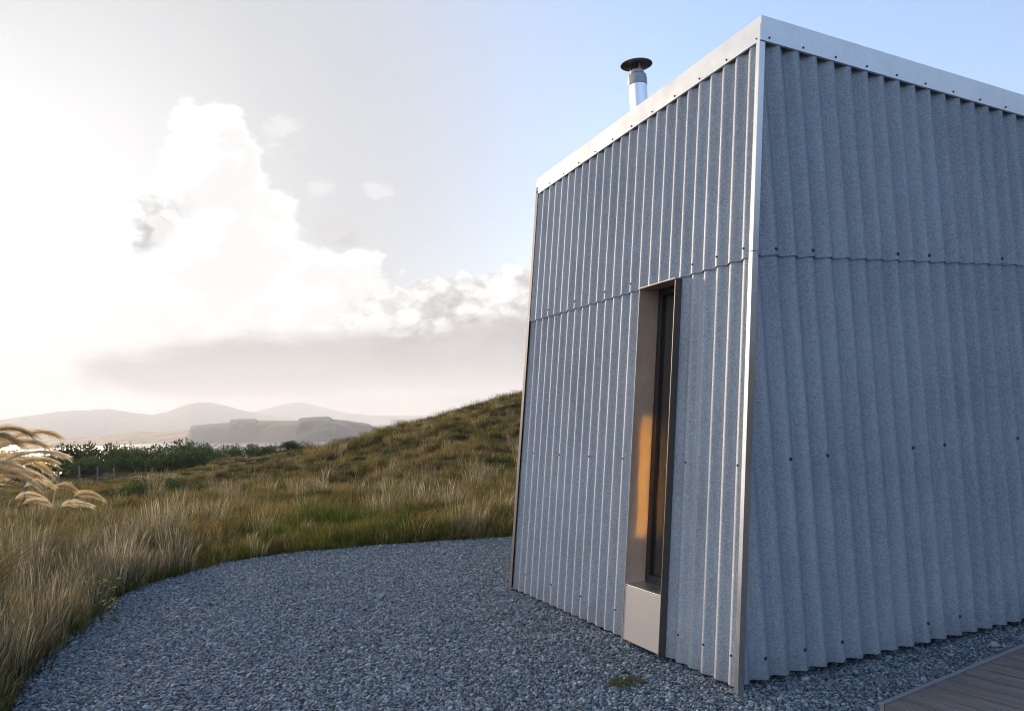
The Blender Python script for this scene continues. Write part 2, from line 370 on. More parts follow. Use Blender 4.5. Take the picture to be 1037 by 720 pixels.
def area(n,r0,r1,a0=-26,a1=52):
    a=RNG.uniform(R_(a0),R_(a1),n); r=np.sqrt(RNG.uniform(r0*r0,r1*r1,n)); return r*np.sin(a),r*np.cos(a)
PX=[];PY=[];SC=[]
for (n,r0,r1,s) in [(6500,5,13,.72),(11000,13,26,.85),(13000,26,50,1.1),(12000,50,82,1.6),(3500,82,115,2.2)]:
    x,y=area(n,r0,r1); PX.append(x);PY.append(y);SC.append(np.full(n,s))
# denser fringe along the gravel edge
fx,fy=area(40000,5,14); sd_=pad_sd(fx,fy); k=(sd_>.0)&(sd_<.7); PX.append(fx[k][:2600]);PY.append(fy[k][:2600]);SC.append(np.full(len(fx[k][:2600]),.62))
X=np.concatenate(PX);Y=np.concatenate(PY);S=np.concatenate(SC)
sdv=pad_sd(X,Y); k=sdv>.04+.10*RNG.random(len(X)); X=X[k];Y=Y[k];S=S[k];sdv=sdv[k]
Rr=np.hypot(X,Y); Az=np.degrees(np.arctan2(X,Y)); Zg=ground(X,Y)
g1=wnoise(X,Y,5,0)+RNG.normal(0,.35,len(X)); g2=wnoise(X,Y,11,12)+RNG.normal(0,.3,len(X)); g3=wnoise(X,Y,2.4,24)+RNG.normal(0,.4,len(X))
idx=RNG.integers(0,3,len(X))
idx=np.where(g3>1.15,RNG.integers(3,6,len(X)),idx)
idx=np.where((g1>1.0)&(Rr>12),RNG.integers(8,10,len(X)),idx)
idx=np.where((g2>.8),RNG.integers(6,8,len(X)),idx)
near=(Rr<12)&(Az<1.5)                       # dry tall grass in the left foreground
idx=np.where(near&(RNG.random(len(X))<.38),RNG.integers(3,6,len(X)),idx)
fr=(sdv<.9)&(RNG.random(len(X))<.55)&((X>-.2)|(RNG.random(len(X))<.4)); idx=np.where(fr,RNG.integers(6,8,len(X)),idx)
fr=(sdv<.8)&(RNG.random(len(X))<.12); idx=np.where(fr,RNG.integers(8,10,len(X)),idx)
wl=np.array([1,1,1,1,1,1,.9,.9,.8,.8])[idx]
s=S*wl*RNG.uniform(.65,1.3,len(X))*(1+.28*wnoise(X,Y,2.6,30)*(Rr>8)); hs=s*np.where((Rr>36)&(Rr<84)&(Az<9),.6,1)*np.where(Rr>45,.62,np.where(Rr>26,.8,1))*np.where((sdv<.35)&~near,.85,1)*RNG.lognormal(0,.22,len(X))
scatter('moor_grass',np.c_[X,Y,Zg-.01],np.c_[np.zeros(len(X)),np.zeros(len(X)),RNG.normal(0,.45,len(X))],np.c_[s,s,hs],idx,kinds,'russet, green and straw coloured rough grass covering the windswept hillside','grass')

# pampas grass
M_plume=blade_mat('plume',[(.2,(.62,.48,.27)),(.6,(.82,.68,.43)),(.9,(.9,.8,.6))],1.5,None,trans=.6)
M_stem=blade_mat('pampas leaf',[(.2,(.10,.10,.04)),(.6,(.2,.17,.08)),(.9,(.3,.24,.13))],1.5,None)
def strip(V,F,P,w,side):
    b=len(V)
    for i,(p,ww) in enumerate(zip(P,w)):
        V+=[tuple(p-side*ww),tuple(p+side*ww)]
        if i: F.append((b+2*i-2,b+2*i-1,b+2*i+1,b+2*i))
def pampas(base,plumes,label,leafn,leafh,plr):
    root=empty('pampas_grass',tuple(base)); tag(root,label,'pampas grass'); b0=np.array(base)
    V=[];F=[]
    for i in range(leafn):
        a=RNG.uniform(0,6.28); h=leafh*RNG.uniform(.5,1.1); d=np.array([math.cos(a),math.sin(a)])*RNG.uniform(.1,.55)+WIND*.35
        r0=np.array([math.cos(a),math.sin(a)])*.18*RNG.random()
        P=[np.array([r0[0]+d[0]*h*u**1.7,r0[1]+d[1]*h*u**1.7,h*(u-.35*u**3)]) for u in np.linspace(0,1,7)]
        sa=RNG.uniform(0,3.14); strip(V,F,P,[.006,.006,.005,.005,.004,.003,.0008],np.array([math.cos(sa),math.sin(sa),0]))
    link('leaf_clump',np_mesh('leaf_clump',V,F,M_stem),parent=root)
    right=CR[:,0]
    for (s0,s1,s2,nh,wd) in plumes:       # start of plume, top of its arch, drooping tip (world)
        s0,s1,s2=[np.array(q)-b0 for q in (s0,s1,s2)]
        V=[];F=[]
        bz=lambda u:(1-u)**2*s0+2*u*(1-u)*(2*s1-.5*s0-.5*s2)+u*u*s2
        for i in range(nh):
            u=RNG.random()**.8; p=bz(u); tg=bz(min(1,u+.03))-bz(max(0,u-.03)); tg/=np.linalg.norm(tg)
            rd=RNG.normal(0,1,3); rd-=rd.dot(tg)*tg; rd/=np.linalg.norm(rd)+1e-6
            L=wd*RNG.uniform(.6,1.9)*(1-.45*u); d=tg*.9+rd*.62*(1-.5*u)+np.array([.25,-.09,-.05])
            mid=p+d*L*.5+np.array([0,0,.01]); e=p+d*L+np.array([.08*L,0,-.22*L])
            sdn=np.cross(tg,RNG.normal(0,1,3)); sdn/=np.linalg.norm(sdn)+1e-6
            strip(V,F,[p,mid,e],[.0013,.0017,.0004],sdn)
        pl=link('plume',np_mesh('plume',V,F,M_plume),parent=root)
        V=[];F=[]
        st=np.array([RNG.normal(0,.06),RNG.normal(0,.06),0]); c1=np.array([st[0]*.5+s0[0]*.35,st[1]*.5+s0[1]*.35,s0[2]*.62])
        P=[(1-u)**2*st+2*u*(1-u)*c1+u*u*s0 for u in np.linspace(0,1,9)]+[bz(u) for u in (.25,.5,.8)]
        strip(V,F,P,[.0045]*len(P),np.array([.9,-.4,0])); strip(V,F,P,[.0045]*len(P),np.array([.4,.9,0]))
        link('stem',np_mesh('stem',V,F,M_stem),parent=pl)
D=7.8
pb=at(-48,610,D); pb[2]=gz(pb[0],pb[1])
big=[]
for (a,b_,c_,dd) in [((-45,462),(-5,436),(30,441),0),((-30,475),(20,441),(58,443),.15),((-12,482),(22,460),(64,462),-.15),((-20,500),(15,470),(52,468),.1),((-50,480),(-15,448),(22,452),.2),((-60,500),(-25,470),(20,474),-.25),((-70,470),(-40,440),(-10,438),-.2),((-35,490),(5,462),(48,478),.25),((-40,455),(-12,441),(14,447),-.1),((-25,468),(12,449),(44,452),.05),((-45,500),(-5,478),(34,490),-.15),((-25,505),(8,480),(40,484),.15)]:
    big.append((at(*a,D+dd),at(*b_,D+dd),at(*c_,D+dd),560,.085))
pampas(pb,big,'tall golden pampas grass bending over at the left edge of the view',260,1.25,1)
D=11.5; pb=at(38,560,D); pb[2]=gz(pb[0],pb[1])
sm=[]
for (a,b_,c_,dd) in [((24,494),(37,487),(52,492),0),((52,497),(64,492),(78,499),.2),((73,505),(86,500),(102,505),-.2),((14,506),(28,501),(43,505),.2),((21,512),(34,507),(48,510),-.2),((61,513),(74,509),(91,512),0)]:
    sm.append((at(*a,D+dd),at(*b_,D+dd),at(*c_,D+dd),380,.075))
pampas(pb,sm,'short pampas grass with six small hooked plumes, right of the tall golden one',220,.8,1)

# yellow flowering ragwort beside the gravel, weed patch on the gravel
M_yel=simple('yellow petals',(.65,.5,.03),.7,var=.2); M_wst=simple('green stem',(.06,.10,.03),.8)
def ragwort(x,y,hgt,n,label):
    z=gz(x,y); root=empty('ragwort',(x,y,z)); tag(root,label,'wild flower')
    sb=MB(); fb=MB()
    for i in range(n):
        a=random.uniform(0,6.28); l=random.uniform(.05,.16); tx,ty=math.cos(a)*l,math.sin(a)*l; h=hgt*random.uniform(.75,1.05)
        for k in range(4):
            u0,u1=k/4,(k+1)/4
            sb.add([(tx*u0**2-.002,ty*u0**2,h*u0),(tx*u0**2+.002,ty*u0**2,h*u0),(tx*u1**2+.002,ty*u1**2,h*u1),(tx*u1**2-.002,ty*u1**2,h*u1)],[(0,1,2,3)])
            if k: 
                la=random.uniform(0,6.28); q=Vector((tx*u0**2,ty*u0**2,h*u0)); e=Vector((math.cos(la),math.sin(la),.4))*.06; s_=Vector((-math.sin(la),math.cos(la),0))*.01
                sb.add([q,q+e*.5+s_,q+e,q+e*.5-s_],[(0,1,2,3)])
        for k in range(5):
            fb=MB()
            cx,cy_,cz=tx+random.gauss(0,.02),ty+random.gauss(0,.02),h+random.gauss(0,.012)
            pts=[(cx,cy_,cz+.004)]+[(cx+.011*math.cos(q*math.pi/4)*(1 if q%2 else .6),cy_+.011*math.sin(q*math.pi/4)*(1 if q%2 else .6),cz+.002*(q%2)) for q in range(8)]
            fb.add(pts,[(0,1+q,1+(q+1)%8) for q in range(8)]); fb.build('flower_head',M_yel,root)
    sb.build('stem',M_wst,root)
ragwort(-.50,7.85,.42,6,'yellow flowered weed at the edge of the gravel, the taller of two')
ragwort(-.38,7.75,.26,4,'small yellow flowered weed lower down at the edge of the gravel')
wb=MB()
for i in range(260):
    a=random.uniform(0,6.28); r=.09*math.sqrt(random.random()); x,y=2.42+r*1.4*math.cos(a),4.135+r*math.sin(a)
    h=random.uniform(.015,.035); a=random.uniform(0,6.28); dx_,dy_=math.cos(a)*.014,math.sin(a)*.014
    wb.add([(x,y,.008),(x+dx_*.5-dy_*.25,y+dy_*.5+dx_*.25,.008+h*.7),(x+dx_,y+dy_,.008+h),(x+dx_*.5+dy_*.25,y+dy_*.5-dx_*.25,.008+h*.6)],[(0,1,2,3)])
tag(wb.build('moss_patch',simple('yellow moss',(.13,.12,.03),.9)),'small yellow green patch of moss growing in the gravel below the window','moss')

# ------------------------------------------------------------------ bushes
M_gorse=blade_mat('gorse leaf',[(.25,(.035,.055,.022)),(.55,(.075,.11,.04)),(.85,(.16,.17,.06))],.35,None,trans=.3,rand=.55)
M_bark=simple('bark',(.07,.055,.04),.9)
def bush_mesh(seed,n=2600,leaf=.10):
    rng=np.random.default_rng(seed); V=[];F=[]
    lobes=[(rng.uniform(-.75,.75),rng.uniform(-.6,.6),rng.uniform(.25,.62),rng.uniform(.22,.42)) for _ in range(13)]+[(0,0,.45,.45)]
    P=[];
    while len(P)<n:
        lx,ly,lz,lr=lobes[rng.integers(len(lobes))]; d=rng.normal(0,1,3); d/=np.linalg.norm(d); r=lr*(rng.random()**.35)*(1+.08*rng.normal())
        p=np.array([lx,ly,lz])+d*r*np.array([1,1,.9]); 
        if p[2]<-.05: continue
        P.append((p,d))
    for p,d in P:
        a=rng.normal(0,1,3); a=d*.8+a*.7; a/=np.linalg.norm(a); bb=np.cross(a,rng.normal(0,1,3)); bb/=np.linalg.norm(bb)
        s=leaf*rng.uniform(.5,1.3)*.5; b=len(V); V+=[tuple(p-a*s*.6),tuple(p+bb*s*.45),tuple(p+a*s*1.3),tuple(p-bb*s*.45)]; F.append((b,b+1,b+2,b+3))
    return np_mesh('foliage',V,F,M_gorse)
def stem_mesh(seed):
    rng=np.random.default_rng(seed); mb=MB()
    for i in range(6):
        a=rng.uniform(0,6.28); tip=np.array([math.cos(a)*.5,math.sin(a)*.4,.5]); w=.025
        mb.add([(-w,-w,-.1),(w,-w,-.1),(w,w,-.1),(-w,w,-.1),tuple(tip+[-.006,-.006,0]),tuple(tip+[.006,-.006,0]),tuple(tip+[.006,.006,0]),tuple(tip+[-.006,.006,0])],[(0,1,5,4),(1,2,6,5),(2,3,7,6),(3,0,4,7)])
    me=bpy.data.meshes.new('stem'); me.from_pydata(mb.v,[],mb.f); me.update(); me.materials.append(M_bark); return me
BM=[bush_mesh(100+k) for k in range(4)]; SMs=[stem_mesh(50+k) for k in range(2)]
def bush(px,py,D,wpx,label,group=None,k=None,name='gorse_bush',deep=1.0):
    tp=at(px,py,D); z=gz(tp[0],tp[1]); h=max(.5,tp[2]-z)/.76; wd=wpx*D/815/2/.95
    root=empty(name,(tp[0],tp[1],z-.05)); tag(root,label,'bush',group)
    kk=random.randrange(4) if k is None else k
    root.rotation_euler=(0,0,random.uniform(-.5,.5)); root.scale=(wd,wd*deep,h)
    o=bpy.data.objects.new('foliage',BM[kk]); COL.objects.link(o); o.parent=root
    o=bpy.data.objects.new('stem',SMs[kk%2]); COL.objects.link(o); o.parent=root
ords=['first','second','third','fourth','fifth','sixth','seventh','eighth','ninth','tenth','eleventh','twelfth','thirteenth','fourteenth','fifteenth','sixteenth','seventeenth']
back=[(-40,462,88,40),(-10,459,88,36),(20,457,90,34),(48,455,90,34),(72,453,92,34),(92,452,90,30),(113,454,93,28),(132,455,92,26),(152,454,90,28),(172,450,88,36),(197,450,92,30),(218,450,94,28),(240,451,90,26),(262,452,92,28),(283,457,90,28),(303,462,84,24)]
for i,(x,y,D,wp) in enumerate(back): bush(x,y,D,wp*1.45,'%s dark green gorse bush from the left along the back row before the sea'%ords[i],'gorse bushes in the back row')
front=[(20,470,80,50),(62,466,82,50),(104,463,78,46),(138,463,74,44),(168,457,72,48),(198,462,76,34)]
for i,(x,y,D,wp) in enumerate(front): bush(x,y,D,wp*1.45,'%s broad green bush from the left just behind the wire fence'%ords[i],'broad bushes behind the fence')
bush(348,445,69,34,'low dark bush on the crest against the water, right of the row')
bush(301,463,48,34,'rounded mid green bush standing alone in the russet grass')
bush(150,486,31,58,'low spreading dark green bush on the open moor below the fence',deep=.6)

# fence
M_post=simple('weathered timber',(.20,.18,.155),.85,var=.3,scale=8)
M_wire=simple('fence wire',(.08,.075,.07),.8)
fr_=empty('wire_fence',(0,0,0)); FP=[]
for (px,D) in [(-12,31),(26,35.5),(59,40.5),(80,47),(98,57),(115,69)]:
    p=at(px,450,D); p[2]=gz(p[0],p[1]); FP.append(p)
fr_.location=tuple(FP[1]); tag(fr_,'wooden post and wire fence running down past the bushes','fence')
o0=FP[1]
for p in FP:
    q=p-o0; mb=MB(); hh=1.15*random.uniform(.95,1.05); lx=random.uniform(-.04,.04)
    mb.hexa([(q[0]-.055,q[1]-.055,q[2]-.2),(q[0]+.055,q[1]-.055,q[2]-.2),(q[0]+.055,q[1]+.055,q[2]-.2),(q[0]-.055,q[1]+.055,q[2]-.2),
             (q[0]-.045+lx,q[1]-.045,q[2]+hh),(q[0]+.045+lx,q[1]-.045,q[2]+hh),(q[0]+.045+lx,q[1]+.045,q[2]+hh+.03),(q[0]-.045+lx,q[1]+.045,q[2]+hh+.03)])
    mb.build('post',M_post,fr_)
for hz in (.25,.5,.75,1.0):
    mb=MB()
    for a,b_ in zip(FP[:-1],FP[1:]):
        for k in range(4):
            q0=a+(b_-a)*k/4-o0; q1=a+(b_-a)*(k+1)/4-o0; r=.004
            mb.hexa([(q0[0]-r,q0[1],q0[2]+hz-r),(q0[0]+r,q0[1],q0[2]+hz-r),(q0[0]+r,q0[1],q0[2]+hz+r),(q0[0]-r,q0[1],q0[2]+hz+r),(q1[0]-r,q1[1],q1[2]+hz-r),(q1[0]+r,q1[1],q1[2]+hz-r),(q1[0]+r,q1[1],q1[2]+hz+r),(q1[0]-r,q1[1],q1[2]+hz+r)])
    mb.build('wire',M_wire,fr_)

# ------------------------------------------------------------------ sea, island, hills
SEA=-40.
m,t,b=mat('sea water'); b.inputs['Base Color'].default_value=(.02,.035,.045,1); b.inputs['Roughness'].default_value=.22
pos=t.node('ShaderNodeNewGeometry').outputs['Position']; t.inp(b.inputs['Normal'],t.bump(t.noise(pos,.08,6,.6).outputs[0],.8,2.5))
mb=MB(); nn=96; rad=14000
mb.add([(0,0,SEA)]+[(r*math.cos(2*math.pi*i/nn),r*math.sin(2*math.pi*i/nn),SEA) for r in (1500,rad) for i in range(nn)],[(0,1+i,1+(i+1)%nn) for i in range(nn)]+[(1+i,1+nn+i,1+nn+(i+1)%nn,1+(i+1)%nn) for i in range(nn)])
tag(mb.build('sea',m),kind='structure')
def hills(name,prof,base,depth,mat_,steep=.25,rough=.04,seed=1,n=260,flat=.5,nd=36):
    # prof: (px,py,D) skyline survey; base: (px,D) shore distances
    xs=np.array([p[0] for p in prof],float); ys=np.array([p[1] for p in prof],float)
    bx=np.array([q[0] for q in base],float); bd=np.array([q[1] for q in base],float)
    px=np.linspace(xs[0],xs[-1],n); py=np.interp(px,xs,ys); Db=np.interp(px,bx,bd)
    rng=np.random.default_rng(seed); V=[]
    ph=rng.uniform(0,6.28,(8,2))
    for i in range(n):
        crest=Db[i]+depth*flat; tp=at(px[i],py[i],crest); hgt=max(tp[2]-SEA,0.5)
        dirn=tp[:2]/np.linalg.norm(tp[:2])
        for j in range(nd):
            u=j/(nd-1)
            if u<flat: f=min(1,(u/flat/steep))**.8*(1-.0) if u/flat<steep else 1.0; f=f*(.72+.28*(u/flat)) if steep<.9 else (u/flat)**.75
            else: f=1-((u-flat)/(1-flat))**1.6
            dd=Db[i]+depth*u; q=dirn*dd
            nz=sum(math.sin(q[0]*2*math.pi/(depth*.5/(k+1))+ph[k,0])*math.sin(q[1]*2*math.pi/(depth*.5/(k+1))+ph[k,1])/(k+1) for k in range(6))
            f2=f*(1+rough*nz*(1-abs(u-flat)*0) *(0 if abs(u-flat)<.02 else 1))
            # stay below the line of sight to the crest
            z=hgt*min(f2,1.0)
            V.append((q[0],q[1],SEA-2+ (z+2 if f>0 else 0)))
    F=[(i*nd+j,(i+1)*nd+j,(i+1)*nd+j+1,i*nd+j+1) for i in range(n-1) for j in range(nd-1)]
    tag(link(name,np_mesh(name,V,F,mat_,True)),kind='structure')
def landmat(name,c1,c2,c3):
    m,t,b=mat(name); g=t.node('ShaderNodeNewGeometry'); n=t.noise(g.outputs['Position'],.012,7,.65).outputs[0]
    s=t.node('ShaderNodeSeparateXYZ'); t.l.new(g.outputs['Normal'],s.inputs[0])
    c=t.mix(t.smooth(s.outputs[2],.75,.93),c3,t.ramp(n,[(.40,tuple(q*.7 for q in c1)),(.60,tuple(q*1.15 for q in c2))])); t.inp(b.inputs['Base Color'],c); b.inputs['Roughness'].default_value=.95; b.inputs['Specular IOR Level'].default_value=.05
    t.inp(b.inputs['Normal'],t.bump(n,1,14)); return m
M_isl=landmat('island turf',(.10,.115,.05),(.19,.16,.09),(.10,.085,.075))
M_far=landmat('far hills',(.12,.10,.07),(.2,.14,.09),(.12,.10,.09))
hills('island',[(187,446),(190,440),(194,431),(210,429.5),(232,428),(233.5,424.8),(246,424),(259,424.2),(261,426),(280,426),(301,426.3),(304,423.3),(318,422.3),(333,422),(338,424.8),(350,425.8),(373,429),(382,434),(395,435),(410,435.8),(430,437),(450,440)],
      [(187,2550),(240,2250),(300,1850),(340,1820),(380,2050),(450,2700)],700,M_isl,steep=.35,rough=.05,seed=3,n=420,flat=.45)
M_head=landmat('sun tinted headland turf',(.30,.18,.09),(.42,.27,.13),(.2,.14,.1))  # turf colour warmed to carry the peach of the low sun
hills('headland',[(20,449),(45,444),(58,442.5),(89,442.5),(116,439.5),(143,437),(160,437.5),(179,435.5),(193,435),(230,433),(270,431)],[(20,3300),(190,2900),(270,3000)],1500,M_head,steep=.99,seed=5)
hills('mountains',[(-120,436),(-60,432),(0,425),(20,422),(40,419.5),(60,416.5),(75,415.5),(90,415.3),(110,413.7),(130,417),(155,420),(170,416.5),(190,409),(202,407),(215,407.5),(228,410.5),(245,415),(262,419),(300,424),(340,428)],[(-120,6600),(340,6800)],2600,M_far,steep=.99,rough=.03,seed=8,n=320)
hills('far_mountains',[(200,424),(240,420),(262,416),(285,409.8),(300,407.2),(308,407.5),(325,412),(350,418),(375,420.5),(400,421),(430,421),(480,419),(560,416),(700,410)],[(200,9200),(700,9600)],2600,M_far,steep=.99,rough=.02,seed=11,n=320)

# haze
hz=MB(); hz.box((-14500,-14500,-60),(14500,14500,430)); m=bpy.data.materials.new('haze'); m.use_nodes=True; t=NT(m.node_tree); t.n.remove(t.n['Principled BSDF'])
pv=t.node('ShaderNodeVolumePrincipled'); pv.inputs['Color'].default_value=(.94,.965,1,1); pv.inputs['Density'].default_value=1.65e-4; pv.inputs['Anisotropy'].default_value=.17
t.l.new(pv.outputs[0],t.n['Material Output'].inputs['Volume'])
tag(hz.build('haze',m),kind='stuff')

# ------------------------------------------------------------------ the cabin
KB=.1333; CXN,CYN,Z0=2.871,3.687,.03          # near corner at its foot; long wall leans in by KB
YF=6.765; XF=8.0; PL=.1253; PR=.1415
def topz(x,y): return 3.80-.097*(x-3.37)+(-.030)*(y-3.69)      # underside of the cladding line, roof falls away from the near corner
m,t,b=mat('galvanised corrugated sheet'); co=t.node('ShaderNodeTexCoord').outputs['Object']
vo=t.node('ShaderNodeTexVoronoi'); t.l.new(co,vo.inputs['Vector']); vo.inputs['Scale'].default_value=160
sx=t.node('ShaderNodeSeparateColor'); t.l.new(vo.outputs['Color'],sx.inputs[0])
nf=t.noise(co,240,3,.7).outputs[0]; nb_=t.noise(co,1.4,5,.6).outputs[0]
mp=t.node('ShaderNodeMapping'); t.l.new(co,mp.inputs[0]); mp.inputs['Scale'].default_value=(9,9,.6); st=t.noise(mp.outputs[0],1.6,5,.65).outputs[0]
v=t.math('ADD',t.math('ADD',t.math('MULTIPLY',sx.outputs[0],.22),.03),t.math('ADD',t.math('MULTIPLY',nf,.44),.03)); v=t.math('ADD',v,t.math('MULTIPLY',t.math('ADD',nb_,st),.22))
sxyz=t.node('ShaderNodeSeparateXYZ'); t.l.new(co,sxyz.inputs[0])
wn=t.node('ShaderNodeTexWhiteNoise',noise_dimensions='3D'); cw=t.node('ShaderNodeCombineXYZ')
t.inp(cw.inputs[0],t.math('FLOOR',t.math('DIVIDE',t.math('ADD',sxyz.outputs[0],.04),.99))); t.inp(cw.inputs[1],t.math('FLOOR',t.math('DIVIDE',t.math('ADD',sxyz.outputs[1],.3),.88))); t.inp(cw.inputs[2],t.math('GREATER_THAN',sxyz.outputs[2],2.44)); t.l.new(cw.outputs[0],wn.inputs[0])
v=t.math('ADD',v,t.math('MULTIPLY',t.math('SUBTRACT',wn.outputs[0],.5),.07))
cc=t.ramp(v,[(.26,(.12,.145,.18)),(.5,(.245,.285,.34)),(.74,(.43,.48,.54))])
mp2=t.node('ShaderNodeMapping'); t.l.new(co,mp2.inputs[0]); mp2.inputs['Scale'].default_value=(26,26,.9); sk=t.noise(mp2.outputs[0],1.0,6,.7).outputs[0]
cc=t.mix(t.smooth(sk,.56,.74,0,.45),cc,(.42,.46,.50))
dirt=t.math('MULTIPLY',t.smooth(t.math('ADD',sxyz.outputs[2],t.math('MULTIPLY',t.noise(co,7,5,.7).outputs[0],-.5)),-.02,-.22),.18)
cc=t.mix(dirt,cc,(.12,.11,.095))
t.inp(b.inputs['Base Color'],cc); b.inputs['Metallic'].default_value=.35
t.inp(b.inputs['Roughness'],t.math('ADD',t.math('MULTIPLY',nf,.2),.58)); t.inp(b.inputs['Normal'],t.bump(nf,.35,.002)); M_cor=m
m,t,b=mat('aluminium flashing'); co=t.node('ShaderNodeTexCoord').outputs['Object']
n=t.noise(co,3,6,.65).outputs[0]; t.inp(b.inputs['Base Color'],t.ramp(n,[(.3,(.56,.56,.56)),(.7,(.74,.735,.73))])); b.inputs['Metallic'].default_value=1
t.inp(b.inputs['Roughness'],t.math('ADD',t.math('MULTIPLY',n,.25),.22)); M_alu=m
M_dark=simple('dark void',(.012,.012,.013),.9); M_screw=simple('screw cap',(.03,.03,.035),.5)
cab=empty('cabin',(CXN,CYN,0)); tag(cab,'tapered metal clad cabin of grey corrugated sheets standing on the gravel','cabin')
O=np.array([CXN,CYN,0])
class CB(MB):
    def build(s,name,mat,parent=cab,**k):
        s.v=[tuple(np.array(q)-O) for q in s.v]; return MB.build(s,name,mat,parent,**k)
def left_pt(y,z,off): return np.array([CXN+KB*(z-Z0)-off*.991,y,z+off*.13])
def corr_left(y0,y1,z0f,z1f,off,nz=7,amp=.0135):
    mb=CB(); n=max(2,int(round((y1-y0)/PL*14))); ys=np.linspace(y0,y1,n+1); ph=2*math.pi
    for i,y in enumerate(ys):
        o=off+amp*math.cos(ph*(y-3.745)/PL)+.0012*math.sin(y*3.1)
        for j in range(nz+1):
            z=z0f+(( z1f(y) if callable(z1f) else z1f)-z0f)*j/nz; p=left_pt(y,z,o); mb.v.append(tuple(p))
    for i in range(n):
        for j in range(nz):
            a=i*(nz+1)+j; mb.f.append((a,a+1,a+nz+2,a+nz+1))
    o=mb.build('wall_panel',M_cor,smooth=True); s=o.modifiers.new('sheet','SOLIDIFY'); s.thickness=.004; s.offset=-1; es=o.modifiers.new('edges','EDGE_SPLIT'); es.split_angle=R_(50); return o
tl=lambda y:topz(3.37,y)+.02
JZ=2.43
corr_left(CYN+.012,YF,JZ,tl,.012)
corr_left(CYN+.012,4.372,Z0,JZ+.04,0); corr_left(4.835,YF,Z0,JZ+.04,0)
def corr_right(z0,z1f,off,yb=CYN,sgn=-1,amp=.024,ext=XF,nz=7):
    mb=CB(); xa=CXN+.012; n=int((ext-xa)/PR*14); xs=np.linspace(xa,ext,n+1); cols=[]
    for x in xs:
        o=off+amp*math.cos(2*math.pi*(x-3.618)/PR)+.0012*math.sin(x*2.3)
        z1=z1f(x) if callable(z1f) else z1f; zc=Z0+(x-.010-CXN)/KB; z1=min(z1,zc); 
        # symmetric batter on the hidden far end
        zc2=Z0+(ext-x)/KB; z1=min(z1,max(zc2,z0+.001))
        cols.append((x,yb+sgn*o,z1))
    idm={};
    for (x,y,z1) in cols:
        if z1<=z0+.0015: z1=z0+.0015
        for j in range(nz+1): mb.v.append((x,y,z0+(z1-z0)*j/nz))
    for i in range(len(cols)-1):
        if cols[i][2]<=z0+.002 and cols[i+1][2]<=z0+.002: continue
        for j in range(nz):
            a=i*(nz+1)+j; mb.f.append((a,a+nz+1,a+nz+2,a+1))
    o=mb.build('wall_panel',M_cor,smooth=True); s=o.modifiers.new('sheet','SOLIDIFY'); s.thickness=.004; s.offset=-1; es=o.modifiers.new('edges','EDGE_SPLIT'); es.split_angle=R_(50); return o
tr_=lambda x:topz(x,CYN)+.02
corr_right(Z0+.022,JZ+.05,0); corr_right(JZ+.012,tr_,.012)
corr_right(Z0,lambda x:topz(x,YF)+.02,0,yb=YF,sgn=1)
# far end wall, battered like the near one
mb=CB(); ys=np.linspace(CYN,YF,int((YF-CYN)/PL*10))
for y in ys:
    o=.0165*math.cos(2*math.pi*y/PL)
    for z in (Z0,topz(XF-.49,y)): mb.v.append((XF-KB*(z-Z0)+o,y,z))
for i in range(len(ys)-1): a=2*i; mb.f.append((a,a+2,a+3,a+1))
mb.build('wall_panel',M_cor,smooth=True)
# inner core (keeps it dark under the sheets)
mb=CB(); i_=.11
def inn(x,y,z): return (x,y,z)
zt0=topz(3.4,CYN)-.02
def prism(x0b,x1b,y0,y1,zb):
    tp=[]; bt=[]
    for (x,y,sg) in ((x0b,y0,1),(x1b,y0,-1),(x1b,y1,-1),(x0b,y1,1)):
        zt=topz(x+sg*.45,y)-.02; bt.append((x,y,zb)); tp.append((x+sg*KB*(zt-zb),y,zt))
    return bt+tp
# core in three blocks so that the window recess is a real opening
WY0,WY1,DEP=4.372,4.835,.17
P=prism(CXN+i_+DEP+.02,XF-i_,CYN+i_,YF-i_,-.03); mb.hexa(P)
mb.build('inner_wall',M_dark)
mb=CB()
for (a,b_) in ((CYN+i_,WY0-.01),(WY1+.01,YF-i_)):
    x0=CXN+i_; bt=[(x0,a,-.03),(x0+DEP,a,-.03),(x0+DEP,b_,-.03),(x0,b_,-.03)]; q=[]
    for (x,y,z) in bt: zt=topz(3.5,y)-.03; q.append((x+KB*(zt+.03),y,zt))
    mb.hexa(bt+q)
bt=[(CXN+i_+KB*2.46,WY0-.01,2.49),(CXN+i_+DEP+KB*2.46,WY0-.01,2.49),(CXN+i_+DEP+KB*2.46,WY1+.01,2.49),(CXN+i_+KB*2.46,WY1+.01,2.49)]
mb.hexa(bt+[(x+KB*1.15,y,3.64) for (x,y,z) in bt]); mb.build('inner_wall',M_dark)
# roof deck
mb=CB(); e=.03
cs=[(3.38,CYN-.0),(XF-.47,CYN-.0),(XF-.47,YF),(3.38,YF)]
mb.hexa([(x,y,topz(x,y)+.05) for x,y in cs]+[(x,y,topz(x,y)+.10) for x,y in cs]); mb.build('roof',simple('roof sheet',(.3,.3,.3),.6,.3))
